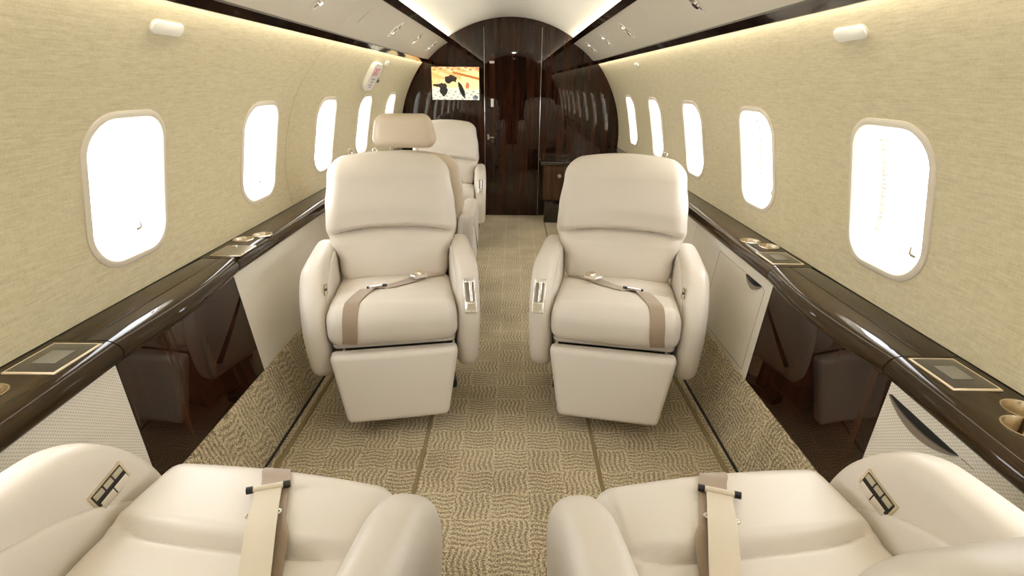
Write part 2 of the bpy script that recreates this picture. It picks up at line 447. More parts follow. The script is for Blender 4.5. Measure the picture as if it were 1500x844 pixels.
# ------------------------------------------------------------------ side ledges and cabinets
YT = {-1: (1.10, 1.73), 1: (1.062, 1.695)}
def nose(s, y):
    a, b = YT[s]
    base = lin_tab([(-1.6, .885), (.7, .893), (a, .915), (b, .945 if s < 0 else .93), (3, .955), (5.4, .955)], y)
    if a <= y <= b: base -= (.020 if s < 0 else .026)*sin(pi*(y-a)/(b-a))
    return base
def ledge_sec(s, y, xr=1.083, flap=False):
    n = nose(s, y)
    L = [(xr, .712), (n+.060, .7135), (n+.034, .713), (n+.020, .7095), (n+.008, .701), (n+.001, .690), (n, .678), (n+.004, .666), (n+.014, .657), (n+.03, .653), (n+.06, .652), (xr, .652)]
    return [Vector((s*x, y, z)) for x, z in L]
SIDE = {-1: 'left', 1: 'right'}
def ledge(s, y0, y1, label, xr=1.083, n=24):
    root = thing('side_ledge', label, 'ledge', (s*1.0, (y0+y1)/2, .652))
    body = W('ledge_top', loft([ledge_sec(s, y0+.002+(y1-y0-.004)*i/n, xr) for i in range(n+1)]), WOODY, root)
    return root, body
def screen(root, body, s, x0, x1, y0, y1, face=True):
    # inlaid control screen: pale frame line, dark glass, small display
    cx, cy, hx, hy = s*(x0+x1)/2, (y0+y1)/2, (x1-x0)/2, (y1-y0)/2
    f = finish('control_screen' if face else 'storage_tray', sbox(hx, hy, .0022, T(cx, cy, .7135)-Matrix.Identity(4)*0, .001), INLAY if face else BRUSHED)
    f.parent = root; f.location = -root.location
    if face:
        for nm, k, z, mm in (('glass', .0055, .7165, SCREENG),):
            g = finish(nm, sbox(hx-k, hy-k, .0008, T(cx, cy, z-.0008), .0004), mm); g.parent = f
        g = finish('display', sbox(hx*.45, hy*.42, .0008, T(cx, cy, .7172), .0004), LCD); g.parent = f
    else:
        bm_ = bmesh.new(); cut_ = sbox(hx-.006, hy-.006, .012, T(cx, cy, .7165), .002)
        cut(f, cut_) if False else cut_.free(); bm_.free()
        g = finish('tray_floor', sbox(hx-.006, hy-.006, .0006, T(cx, cy, .7162), .0003), mat('tray_grey', (.42, .38, .33), .25, .8)); g.parent = f
        g = finish('latch', sbox(.008, .008, .002, T(cx-s*-.02, cy+hy-.016, .717), .001), CHROME); g.parent = f
def cupholder(root, body, s, circles, r=.036):
    """two overlapping round wells with a bright rim, sunk in the ledge"""
    def outline(rr):
        from math import hypot
        (x0, y0), (x1, y1) = circles; d = hypot(x1-x0, y1-y0); a = atan2(y1-y0, x1-x0); h = math.acos(min(1, d/2/rr))
        P = [(x0+rr*cos(t), y0+rr*sin(t)) for t in [a+h+(2*pi-2*h)*i/28 for i in range(29)]]
        P += [(x1+rr*cos(t), y1+rr*sin(t)) for t in [a+pi+h+(2*pi-2*h)*i/28 for i in range(1, 28)]]
        return [(s*x, y) for x, y in P]
    cb = prism(outline(r+.001), lambda u, v, t: Vector((u, v, t)), .666, .75)
    bmesh.ops.translate(cb, vec=-root.location, verts=cb.verts); cut(body, cb)
    rings = [[Vector((u, v, z)) for u, v in outline(r+g)] for g, z in ((.003, .7128), (.003, .7150), (.0005, .7155), (-.0012, .713), (-.0015, .672))]
    b = loft(rings, cap=False); b.faces.new([b.verts.new(p) for p in rings[-1]])
    o = W('cup_holder', b, BRUSHED, root)
    return o
# left side
E_ = {}
E_['ln'] = ledge(-1, YB+.02, YT[-1][0], 'dark glossy ledge on left wall, nearest the camera, with inlaid screen')
E_['rn'] = ledge(1, YB+.02, YT[1][0], 'dark glossy ledge on right wall, nearest the camera, with inlaid screen and cup holder')
E_['lf'] = ledge(-1, YT[-1][1], 5.30, 'dark glossy ledge on left wall behind the seats, with metal tray and double cup holder', n=40)
E_['rf'] = ledge(1, YT[1][1], 5.30, 'dark glossy ledge on right wall behind the seats, with small screen and double cup holder', n=40)
for s, k in ((-1, 'left'), (1, 'right')):
    r_, b_ = ledge(s, *YT[s], 'bowed dark glossy fold-out table lid on the %s ledge between two cabinets' % k, xr=1.003)
    
    W('rear_strip', sbox(.0392, (YT[s][1]-YT[s][0])/2-.001, .03, T(s*1.0458, sum(YT[s])/2, .682), .0015), WOODY, r_)
screen(*E_['ln'], -1, .945, 1.060, .945, 1.083)
screen(*E_['rn'], 1, .955, 1.060, .917, 1.050)
screen(*E_['lf'], -1, .948, 1.058, 1.75, 1.878, False)
screen(*E_['rf'], 1, .955, 1.068, 1.722, 1.858)
cupholder(*E_['ln'], -1, [(1.022, .868), (1.05, .80)]); cupholder(*E_['rn'], 1, [(1.042, .848), (.992, .792)])
cupholder(*E_['lf'], -1, [(1.042, 1.965), (.998, 2.035)]); cupholder(*E_['rf'], 1, [(1.044, 1.94), (1.002, 2.015)])
for key, s, ys in (('ln', -1, (.2, )), ('rn', 1, (.2, )), ('lf', -1, (3.0, )), ('rf', 1, (3.0,))): pass

def cab_face(s, y, z, d=0):
    t = (z-.255)/(.652-.255)
    x = .928+(nose(s, y)+.030-.928)*t
    return Vector((s*(x+d), y, z))
def cab_box(s, y0, y1, d0=0, d1=.03, z0=.257, z1=.651, n=24):
    rings = []
    for i in range(n+1):
        y = y0+(y1-y0)*i/n
        rings.append([cab_face(s, y, z0, d0), cab_face(s, y, z1, d0), cab_face(s, y, z1, d1), cab_face(s, y, z0, d1)])
    return loft(rings)
def cabinet(s, y0, y1, kind, label, grp=None):
    root = thing('side_cabinet', label, 'cabinet', (s*.95, (y0+y1)/2, .257), group=grp)
    W('cabinet_front', cab_box(s, y0+.0015, y1-.0015), WOODV if kind == 'wood' else WOVEN, root)
    W('cabinet_body', cab_box(s, y0+.003, y1-.003, .0305, .12), BLACK if kind == 'wood' else LINEN, root, smooth=False)
    return root
a, b = YT[-1]
cabinet(-1, -.6, a, 'w', 'cream woven cabinet front on left wall beside the nearest seat')
cabinet(-1, a, b, 'wood', 'dark glossy wooden table cabinet on left wall between cream cabinets')
cabinet(-1, b, 2.62, 'w', 'plain cream woven cabinet on left wall beside the facing seat')
cabinet(-1, 2.62, 5.2, 'w', 'cream cabinet at far end of left wall beyond the facing seats')
a2, b2_ = YT[1]
cR = cabinet(1, -.6, a2, 'w', 'cream woven cabinet with large curved pull, right wall nearest the camera')
cabinet(1, a2, b2_, 'wood', 'dark glossy wooden table cabinet on right wall between cream cabinets')
cR2 = cabinet(1, b2_, 2.55, 'w', 'cream cabinet with small curved pull on right wall beside the facing seat')
cabinet(1, 2.55, 5.0, 'w', 'cream cabinet at far end of right wall beyond the facing seat')
def pull(root, y0, y1, z, z2, dep):
    # lens-shaped finger slot with a metal lip below it; straight top edge, curved lower edge
    def yz(t, k): 
        y = y0+(y1-y0)*t; zt = z+(z2-z)*t
        return y, zt-k*sin(pi*t)**.8
    N = 20
    def band(k0, k1, d0, d1):
        R_ = []
        for i in range(N+1):
            t = i/N; ya, za = yz(t, k0); yb, zb = yz(t, k1)
            if k1 == k0: zb = za-.0005
            R_.append([cab_face(1, ya, za, d0), cab_face(1, yb, min(zb, za-.0006), d0), cab_face(1, yb, min(zb, za-.0006), d1), cab_face(1, ya, za, d1)])
        return loft(R_)
    W('slot', band(0, dep*.55, -.0022, .002), BLACK, root, smooth=False)
    W('pull', band(dep*.5, dep, -.007, .002), BRONZE, root)
def groove(root, pts, w=.0016):
    bmx = bmesh.new()
    for (ya, za), (yb, zb) in zip(pts, pts[1:]):
        n = 6; R_ = []
        L_ = math.hypot(yb-ya, zb-za); ny, nz = -(zb-za)/L_*w/2, (yb-ya)/L_*w/2
        for i in range(n+1):
            t = i/n; y, z = ya+(yb-ya)*t, za+(zb-za)*t
            R_.append([cab_face(1, y-ny, z-nz, -.0007), cab_face(1, y+ny, z+nz, -.0007), cab_face(1, y+ny, z+nz, .001), cab_face(1, y-ny, z-nz, .001)])
        loft(R_, bm=bmx)
    W('door_joint', bmx, SEAM, root, smooth=False)
pull(cR, 1.048, .832, .618, .615, .036)
groove(cR, [(.825, .614), (-.5, .606)])
pull(cR2, 1.90, 1.765, .612, .612, .034)
groove(cR2, [(2.20, .612), (1.905, .612)]); groove(cR2, [(1.76, .612), (1.74, .60), (1.74, .275), (2.20, .275), (2.20, .612)])
# ------------------------------------------------------------------ seats
def seat(name, label, loc, rz, aisle, recline=.30, headrest=False, belt='cross', grp=None, rear=None, H=.284, drop=0, wingk=.022):
    """built facing -Y; aisle = side (+1/-1 in local x) of the aisle armrest"""
    root = thing(name, label, 'seat', loc, rz, grp)
    # cushion
    def fc(p):
        x, y, z = p; top = max(0, z/.066)
        zz = z+.426+.012*top*(1-(x/.247)**2)
        zz += top*(.028*lerp_tab([(-.28, .4), (-.2, 1), (-.085, .95), (-.05, .35), (.05, .1), (.22, -.5)], y))
        cr = exp(-((y+.055+.03*(abs(x)/.25)**3)/.008)**2); zz -= top*.016*cr*(1-(abs(x)/.25)**8)
        yy = y-.03
        if y < -.15: yy -= .016*(1-(z/.08)**2)*(1-.45*(x/.247)**2); 
        if y < -.1: x = x*(1-.02*((-.1-y)/.15))
        return (x, yy, zz)
    cb = rbox(.250, .25, .067, (.045, .055, .050), (14, 90, 4), 5, fc); cb.normal_update()
    bvh = BVHTree.FromBMesh(cb)
    cush = finish('seat_cushion', cb, LEATHER, root)
    # skirt under the cushion
    finish('seat_pan', rbox(.238, .235, .014, (.03, .03, .012), (2, 2, 1), 3, None, T(0, -.005, .349)), LEATHER, root)
    # backrest
    tanr = math.tan(recline); YB0 = .222 if not drop else .245
    def fb(p, rearside=False):
        x, y, z = p; h = (z+H)*.3/H                 # height above foot of back, 0..0.6
        hw = lerp_tab([(0, .236), (.12, .244), (.20, .274), (.26, .290), (.36, .286), (.50, .270), (.60, .254)], h)
        xx = x/.28*hw
        cz = .250+.014*(1-(x/.20)**2)              # the bowed crease
        front = max(0, -y/.07)
        puff = lerp_tab([(0, .012), (.10, .020), (.20, .014), (cz, -.010), (cz+.035, .026), (cz+.11, .040), (.50, .030), (.60, .004)], h)
        puff *= (1-(abs(x)/.285)**4*.75)
        cr = .026*exp(-((h-cz)/.006)**2)*(1-(abs(x)/.265)**8 if abs(x) < .265 else 0)
        wing = (wingk if x*aisle < 0 else .022)*(abs(x)/.28)**3*(1 if h < .3 or wingk > .05 else max(0, 1-(h-.3)/.2))
        yy = y-front*(puff+wing)+front*cr
        back = max(0, y/.07); yy += back*(.014*sin(pi*h/.6))*(1-(x/.28)**2)
        z0 = .445+(z+H)
        return (xx, YB0+yy+h*tanr, z0-.03*(x/.28)**2*(h/.6)**6)
    rearm = rear or LEATHER
    bb = rbox(.28, .07, H, (.068, .055, .062), (20, 3, 84), 6, fb)
    if rear:
        bb.normal_update()
        back = finish('backrest', bb, None, root, mats=[LEATHER, rear])
        for pl in back.data.polygons:
            if pl.center.y > YB0+.02+(pl.center.z-.445)*tanr: pl.material_index = 1
    else: back = finish('backrest', bb, LEATHER, root)
    zt = .445+2*H-.012; yt = YB0+(2*H-.04)*tanr
    # little bright coat hook on the outer shoulder
    hx = -aisle*.165
    hk = tube([(hx+.011*cos(a), yt+.02, zt+.012+.011*sin(a)) for a in [2*pi*i/16 for i in range(16)]], .0022, 6, closed=True)
    cyl((hx, yt+.02, zt-.02), (hx, yt+.02, zt+.003), .0045, 8, hk); finish('coat_hook', hk, CHROME, root)
    if headrest:
        def fh(p):
            x, y, z = p; k = 1-.16*max(0, (z+.03)/.11)
            return (x*k, y+.012*(z/.07)*0+ (.004*(1-(x/.17)**2)), z)
        hm = T(0, yt+.045, zt+.115, rx=-recline*.5)
        hr = finish('headrest', rbox(.160, .052, .082, (.045, .035, .042), (10, 3, 6), 5, fh, hm), rearm, root)
        for x in (-.06, .075):
            finish('headrest_post', cyl((x, yt+.02, zt-.04), (x, yt+.035, zt+.05), .006, 10), CHROME, root)
    # arms
    prof0 = [(-.07, .716), (-.11, .708), (-.155, .682), (-.20, .630), (-.237, .563), (-.262, .48), (-.270, .40), (-.262, .31), (-.247, .25), (-.225, .225), (-.19, .215),
            (.02, .215), (.18, .24), (.255, .32), (.29, .45), (.315, .62), (.31, .690), (.28, .712), (.16, .718), (.02, .718)]
    for s in (-1, 1):
        x0, x1 = .252, .338; zs = (.058 if drop else .080) if s != aisle else (.060+drop if drop else .078)
        prof = [(y if s != aisle else y*(1-drop) if y < 0 else y, z-zs*max(0, (z-.40)/.316)) for y, z in prof0]
        N = len(prof); cy = .02; cz = .47
        # dense outline
        out = []
        for i in range(N):
            p0, p1, p2, p3 = [Vector(prof[(i+k) % N]) for k in (-1, 0, 1, 2)]
            for t in (0, .25, .5, .75):
                out.append(.5*((2*p1)+(p2-p0)*t+(2*p0-5*p1+4*p2-p3)*t*t+(3*p1-p0-3*p2+p3)*t**3))
        nrm = []
        for i in range(len(out)):
            t = out[(i+1) % len(out)]-out[i-1]; nrm.append(Vector((-t.y, t.x)).normalized()*-1)
        c0 = Vector((cy, cz))
        nrm = [n if n.dot(o_-c0) > 0 else -n for n, o_ in zip(nrm, out)]
        rings = []
        R_ = .034; hw = (x1-x0)/2
        for k in range(0, 9):
            a = -pi/2+pi*k/8
            inset = R_*(1-cos(a)) ; xo = (hw-R_)*(1 if k > 4 else -1 if k < 4 else 0)+R_*sin(a)
            if k == 4: 
                for xo2 in (-(hw-R_), hw-R_): rings.append((0, xo2))
                continue
            rings.append((inset, xo))
        for ins in (.07, ): rings = [(ins, -hw)]+rings+[(ins, hw)]
        RR = []
        for ins, xo in rings:
            ring = []
            for o_, n_ in zip(out, nrm):
                q = o_-n_*ins
                # the arm leans outward a touch and is fuller towards its top
                lean = (q.y-.47)*.04
                full = 1+.05*max(0, (q.y-.5)/.2)
                ring.append(Vector((s*((x0+x1)/2+xo*full+lean), q.x, q.y)))
            RR.append(ring)
        ab = loft(RR); arm = finish('armrest', ab, LEATHER, root)
        abv = BVHTree.FromPolygons([v.co for v in arm.data.vertices], [tuple(p.vertices) for p in arm.data.polygons])
        # padded inner panel with an arched upper seam
        pad = [(.26, .45), (.26, .595), (.17, .610), (.08, .600), (0, .580), (-.07, .556), (-.13, .522), (-.185, .476), (-.222, .43), (-.225, .40), (0, .40)]
        pp = []
        for i in range(len(pad)):
            p0, p1, p2, p3 = [Vector(pad[(i+k) % len(pad)]) for k in (-1, 0, 1, 2)]
            for t in (0, .33, .66): pp.append(.5*((2*p1)+(p2-p0)*t+(2*p0-5*p1+4*p2-p3)*t*t+(3*p1-p0-3*p2+p3)*t**3))
        cpt = Vector((.06, .53)); lay = []
        for sc_, dd in ((1.0, -.006), (1.0, .0015), (.985, .0042), (.95, .006), (.85, .008), (.6, .009), (.3, .009), (.02, .009)):
            lay.append([Vector((s*(x0+(cpt.y+(q.y-cpt.y)*sc_-.47)*.04-dd), cpt.x+(q.x-cpt.x)*sc_, cpt.y+(q.y-cpt.y)*sc_)) for q in pp])
        padb = loft(lay); finish('arm_pad', padb, LEATHER, arm)
        def on_arm(y, z, lift):
            xx = s*(x0+(z-.47)*.04-lift); return xx
        if s != aisle:
            # switch cluster on the inner face of the outer arm
            cy_, cz_ = -.140, .553; tilt = rad(-16)
            def mp(u, v, t): return Vector((on_arm(0, cz_, 0)-s*t, cy_+u*cos(tilt)-v*sin(tilt), cz_+v*cos(tilt)+u*sin(tilt)))
            pl = [(-.038, -.019), (-.038, .021), (.038, .021), (.038, -.019), (.022, -.025), (0, -.0275), (-.022, -.025)]
            plate = finish('switch_plate', prism(pl, mp, -.002, .0035), BRUSHED, arm, smooth=False)
            inner = [(u*.88, v*.84) for u, v in pl]; finish('switch_well', prism(inner, mp, .003, .0042), BLACK, plate, smooth=False)
            for u0, u1 in ((-.031, -.012), (-.0085, .0085), (.012, .031)):
                finish('switch_key', prism([(u0, .005), (u1, .005), (u1, .0165), (u0, .0165)], mp, .004, .0065), SWITCH, plate, smooth=False)
            for u0, u1 in ((-.030, -.0012), (.0012, .030)):
                finish('rocker_key', prism([(u0, -.020), (u1, -.020), (u1, -.003), (u0, -.003)], mp, .004, .0085), CHROME, plate, smooth=False)
        else:
            # recline handle let into the front slope of the aisle arm
            c_ = Vector((s*.298, -.242, .535 if not drop else .35)); hit = abv.find_nearest(c_)
            n_ = hit[1]; n_ = n_ if n_.y < 0 else -n_; up = (Vector((0, .0, 1))-n_*n_.z).normalized(); xa = up.cross(n_).normalized()
            Mx = Matrix((xa, up, n_)).transposed().to_4x4(); Mx.translation = hit[0]
            Mx = Mx @ Matrix.Scale(1.22, 4)
            pl = finish('handle_plate', sbox(.019, .056, .003, Mx @ T(0, 0, .001), .0018), CHROME, arm)
            finish('handle_recess', sbox(.0135, .033, .001, Mx @ T(0, .013, .0042), .0005), BRONZE, pl)
            hb = sbox(.0045, .034, .004, Mx @ T(.003, .012, .010), .003); sbox(.014, .005, .004, Mx @ T(0, .045, .007), .003, hb)
            finish('recline_handle', hb, CHROME, pl)
            kb = sbox(.012, .010, .002, Mx @ T(0, -.037, .0052), .001); finish('push_button', kb, SWITCH, pl)
    # leg rest
    def fl(p):   # leg rest
        x, y, z = p; h = (z+.137)/.274
        return (x*(.79+.21*h), -.268-.062*(1-h)+y-.004*max(0, -y/.03)*(1-(x/.24)**2), .208+z*.97)
    finish('leg_rest', rbox(.245, .03, .137, (.022, .018, .022), (8, 2, 8), 4, fl), LEATHER, root)
    # base
    bs = rbox(.20, .19, .10, (.02, .02, .02), (1, 1, 1), 3, None, T(0, .02, .222)); rbox(.15, .16, .065, (.02, .02, .02), (1, 1, 1), 3, None, T(0, .02, .066), bs)
    finish('pedestal', bs, DARKBASE, root)
    for x in (-.22, .22):
        ft = sbox(.028, .15, .02, T(x, .10, .0205), .008); sbox(.02, .03, .09, T(x, .08, .125), .004, ft); finish('floor_rail', ft, DARKBASE, root)
    # belts
    def snap(p, lift=.0035):
        h = bvh.find_nearest(Vector(p)); n = (Vector(p)-h[0]).normalized() if (Vector(p)-h[0]).length > 1e-4 else h[1]
        if n.dot(h[1]) < 0: n = -n
        return h[0]+h[1]*lift*(1 if h[1].dot(Vector(p)-h[0]) >= 0 else -1), h[1]*(1 if h[1].dot(Vector(p)-h[0]) >= 0 else -1)
    def ribbon(ctrl, w, lift=.0035, th=.0018, seg=9, free=False):
        P = []
        c = [Vector(q) for q in ctrl]
        for i in range(len(c)-1):
            p0, p1, p2, p3 = c[max(i-1, 0)], c[i], c[i+1], c[min(i+2, len(c)-1)]
            for k in range(seg if i < len(c)-2 else seg+1):
                t = k/seg; P.append(.5*((2*p1)+(p2-p0)*t+(2*p0-5*p1+4*p2-p3)*t*t+(3*p1-p0-3*p2+p3)*t**3))
        S = [(q, Vector((0, -.05, 1)).normalized()) for q in P] if free else [snap(q, lift) for q in P]
        if not free:
            for _ in range(4):
                S = [S[0]]+[((S[i-1][0]+S[i][0]*2+S[i+1][0])/4, (S[i-1][1]+S[i][1]*2+S[i+1][1]).normalized()) for i in range(1, len(S)-1)]+[S[-1]]
            S = [(q+n*.0012, n) for q, n in S]
        rings = []
        for i in range(len(S)):
            q, n = S[i]; tg = (S[min(i+1, len(S)-1)][0]-S[max(i-1, 0)][0]).normalized(); b_ = tg.cross(n).normalized()
            ring = []
            for u in (-1, -.5, 0, .5, 1): ring.append((q+b_*w*u))
            rings.append([r-n*th for r in ring]+[r+n*th*.3 for r in ring[::-1]])
        return loft(rings), S
    def frame(S, i):
        q, n = S[i]; tg = (S[min(i+1, len(S)-1)][0]-S[max(i-1, 0)][0]).normalized(); b_ = tg.cross(n).normalized()
        m = Matrix((b_, tg, n)).transposed().to_4x4(); m.translation = q; return m
    if belt == 'cross':
        o_ = -aisle; top = .56
        bmb, S = ribbon([(o_*.165, -.33, .345), (o_*.160, -.38, .42), (o_*.150, -.27, top), (o_*.125, -.17, top), (o_*.085, -.09, top), (o_*.02, -.045, top), (aisle*.05, .01, top), (aisle*.12, .07, top)], .027)
        bl = finish('seat_belt', bmb, BELT, root)
        k = int(len(S)*.62); m = frame(S, k) @ Matrix.Scale(1.3, 4)
        bk = sbox(.030, .006, .004, m @ T(0, 0, .006), .003); ad = finish('belt_adjuster', bk, CHROME, bl)
        for u in (-.031, .031): finish('end_cap', sbox(.006, .0065, .0045, m @ T(u, 0, .006), .003), RUBBER, ad)
        m = frame(S, len(S)-4) @ Matrix.Scale(1.25, 4)
        bk = sbox(.022, .028, .007, m @ T(0, 0, .010), .004); finish('buckle', bk, CHROME, bl)
        lv = sbox(.018, .012, .003, m @ T(0, .012, .020, rx=.12), .002); finish('buckle_lever', lv, BRUSHED, bl)
        hb, S3 = ribbon([(aisle*.13, .08, top), (aisle*.17, .11, top), (aisle*.22, .14, top)], .015, .004); finish('belt_anchor_strap', hb, BRUSHED, bl)
    elif belt == 'straight':
        top = .57; A_ = aisle
        bmb, S = ribbon([(A_*-.020, -.33, .345), (A_*-.018, -.38, .42), (A_*.001, -.27, top), (A_*.030, -.2, top), (A_*.078, -.1, top), (A_*.125, .0, top), (A_*.20, .16, top)], .025)
        bl = finish('seat_belt', bmb, BELT, root)
        def topz(x, y):
            return bvh.ray_cast(Vector((x, y, .8)), Vector((0, 0, -1)))[0].z
        yb0 = -.19
        lat = lambda y: A_*(.024+.47*(y-yb0))
        z0, z1 = topz(lat(yb0), yb0)+.011, topz(lat(.14), .14)+.016; zm = max(z0-.001, topz(lat(-.11), -.11)+.010)
        def line(dxs, ya, yb, up): return [(lat(y)+dxs, y, (zm+(z1-zm)*(y+.11)/.28 if y > -.11 else z0+(zm-z0)*(y-yb0)/.08)+up) for y in [ya+(yb-ya)*i/8 for i in range(9)]]
        b2, S2 = ribbon(line(0, yb0, .17, 0), .0225, seg=3, free=True)
        pale = finish('belt_tongue_strap', b2, BELTL, bl)
        m = frame(S2, 0)
        br = cyl(m @ Vector((-.026, 0, .001)), m @ Vector((.026, 0, .001)), .0058, 14); ad = finish('adjuster_bar', br, BELTL, bl)
        for u in (-1, 1): finish('end_cap', cyl(m @ Vector((u*.037, 0, .001)), m @ Vector((u*.0255, 0, .001)), .0066, 14), RUBBER, ad)
        m = frame(S2, 4)
        rg = tube([m @ Vector((.0285*cos(a), .007*sin(a), .0025)) for a in [2*pi*i/24 for i in range(24)]], .0022, 6, closed=True)
        finish('belt_ring', rg, CHROME, bl)
        b3, _s = ribbon(line(0, yb0+.048, .17, .0045), .0238, seg=3, free=True)
        finish('belt_fold', b3, BELTL, bl)
    return root
NEAR = 1.05
G = 'cream leather club seats'
seat('lounge_seat', 'cream leather seat facing the camera on the left, belt lying across its cushion', (-.468, 2.02, 0), rad(10.5), 1, .20, grp=G)
seat('lounge_seat', 'cream leather seat facing the camera on the right of the aisle', (.475, 2.02, 0), rad(-11), -1, .20, grp=G)
seat('lounge_seat', 'cream leather seat in the lower left corner, seen from above, black-capped belt bar', (-.488, .580, 0), rad(180-8), -1, .42, drop=.03, belt='straight', grp=G)
seat('lounge_seat', 'cream leather seat in the lower right corner, seen from above, black-capped belt bar', (.488, .580, 0), rad(180+8), 1, .22, wingk=.12, drop=.03, belt='straight', grp=G)
for o in list(COL.objects):
    if o.parent is None and 'corner, seen from above' in str(o.get('label')): o.scale = (NEAR,)*3
seat('lounge_seat', 'seat turned away behind the left facing seat, tan back and raised headrest', (-.53, 3.08, 0), rad(180), -1, .16, H=.262, headrest=True, belt=None, grp=G, rear=LEATHER_TAN)
seat('lounge_seat', 'farthest cream seat, facing the camera in front of the dark bulkhead', (-.54, 4.35, 0), rad(4), 1, .20, H=.28, grp=G)

# ------------------------------------------------------------------ small fixtures
def wall_frame(s, y, a, off=0):
    p = wallpt(s, y, a, off); n = Vector((-s*cos(a), 0, -sin(a))); ya = Vector((0, 1, 0)); up = n.cross(ya).normalized()
    if up.z < 0: up = -up
    xa = up.cross(n); m = Matrix((xa, up, n)).transposed().to_4x4(); m.translation = p; return m
for s, y, L_, lab in ((-1, 1.50, .066, 'white rounded oval cover high on left wall, nearest the camera'), (1, 1.447, .066, 'white rounded oval cover high on right wall, nearest the camera'),
                  (1, 3.86, .05, 'small white oval cover high on right wall near the bulkhead'), (-1, 4.0, .05, 'small white oval cover high on left wall near the bulkhead')):
    z = 1.428; m = wall_frame(s, y, ang(z))
    root = thing('emergency_light', lab, 'light', m.translation, group='oval emergency light covers')
    poly = rrect(L_, .017, .0165, 8)
    b = loft([[m @ Vector((u*k, v*k, t)) for u, v in poly] for k, t in ((1, -.004), (1, .004), (.97, .007), (.9, .008))]); W('cover', b, WHITEP, root)
    pol2 = rrect(L_+.002, .019, .0185, 8)
    b = loft([[m @ Vector((u, v, t)) for u, v in pol2] for t in (-.004, .003)]); W('backplate', b, FRAME, root)
# placard
m = wall_frame(-1, 3.74, ang(1.345))
root = thing('exit_placard', 'white rounded placard with red print on left wall above a far window', 'sign', m.translation)
poly = rrect(.115, .098, .05, 8)
W('plate', loft([[m @ Vector((u*k, v*k, t)) for u, v in poly] for k, t in ((1, 0), (1, .024), (.96, .028))]), WHITEP, root)
def font_mesh(txt, size):
    c = bpy.data.curves.new('t', 'FONT'); c.body = txt; c.size = size; c.align_x = 'CENTER'; c.align_y = 'CENTER'; c.extrude = .0006
    o = bpy.data.objects.new('t', c); COL.objects.link(o); bpy.context.view_layer.update()
    me = bpy.data.meshes.new_from_object(o.evaluated_get(bpy.context.evaluated_depsgraph_get())); bpy.data.objects.remove(o)
    b = bmesh.new(); b.from_mesh(me); return b
b = font_mesh('EXIT', .075); bmesh.ops.transform(b, matrix=m @ T(.0, .035, .0285), verts=b.verts); W('red_lettering', b, PINK, root, smooth=False)
b = bmesh.new()
for i, (u, v, hw) in enumerate(((0, -.015, .05), (0, -.035, .03), (-.01, -.055, .04), (0, -.070, .03))): sbox(hw, .004, .0005, m @ T(u, v, .0287), .0003, b)
W('small_print', b, GREYP, root, smooth=False)
m = wall_frame(-1, 3.97, ang(1.315)); root = thing('hatch_latch', 'small dark latch on left wall beside the white placard', 'latch', m.translation)
W('latch_body', sbox(.028, .018, .006, m @ T(0, 0, .004), .004), BRONZE, root); W('latch_tab', sbox(.012, .008, .004, m @ T(.006, -.002, .012), .002), DARKBASE, root)
# overhead reading lights and blank covers
def psu_frame(s, y, t=.45):
    x = PSU_A[0]+(PSU_B[0]-PSU_A[0])*t; z = PSU_A[1]+(PSU_B[1]-PSU_A[1])*t; b = .010*sin(pi*t); x += b*.6; z += b*.8
    n = Vector((-s*(PSU_A[1]-PSU_B[1]), 0, -(PSU_B[0]-PSU_A[0]))).normalized(); ya = Vector((0, 1, 0)); o_ = ya.cross(n).normalized()
    m = Matrix((ya, n.cross(ya), n)).transposed().to_4x4(); m.translation = Vector((s*x, y, z)); return m
def fixture(s, y, lab, big=True):
    m = psu_frame(s, y); root = thing('reading_light', lab, 'light', m.translation, group='overhead reading light pods')
    k = 1 if big else .9
    poly = [(.034*k*sin(t)*(1-.25*cos(t)**2), .074*k*cos(t)) for t in [2*pi*i/36 for i in range(36)]]
    W('bezel', loft([[m @ Vector((u*q, v*q, t)) for u, v in poly] for q, t in ((1, -.003), (1, .004), (.95, .008), (.86, .004), (.84, .002))]), WHITEP, root)
    W('recess', prism([(u*.83, v*.83) for u, v in poly], lambda u, v, t: m @ Vector((u, v, t)), .0, .0035), BRONZE, root, smooth=False)
    for u in (-.028*k, .028*k):
        b = cyl(m @ Vector((0, u, .002)), m @ Vector((0, u, .012)), .019*k, 20, r2=.016*k)
        e = W('eyeball', b, CHROME, root)
        c = cyl(m @ Vector((0, u, .0105)), m @ Vector((0, u, .0130)), .009*k, 16); bmesh.ops.translate(c, vec=-root.location, verts=c.verts); finish('lens', c, LENS if u < 0 else BLACK, e)
lab = {(-1, 0): 'oval chrome reading light pod in left ceiling panel, nearest the camera', (-1, 1): 'oval chrome reading light pod in left ceiling panel, second from the camera',
       (-1, 2): 'oval chrome reading light pod in left ceiling panel, third from the camera', (-1, 3): 'oval chrome reading light pod in left ceiling panel, farthest, by the bulkhead',
       (1, 0): 'oval chrome reading light pod in right ceiling panel, nearest the camera', (1, 1): 'oval chrome reading light pod in right ceiling panel, second from the camera',
       (1, 2): 'oval chrome reading light pod in right ceiling panel, third from the camera', (1, 3): 'oval chrome reading light pod in right ceiling panel, farthest, by the bulkhead'}
for s, ys in ((-1, (2.20, 3.44, 4.15, 4.87)), (1, (2.16, 3.33, 4.05, 4.80))):
    for i, y in enumerate(ys): fixture(s, y, lab[(s, i)], i == 0)
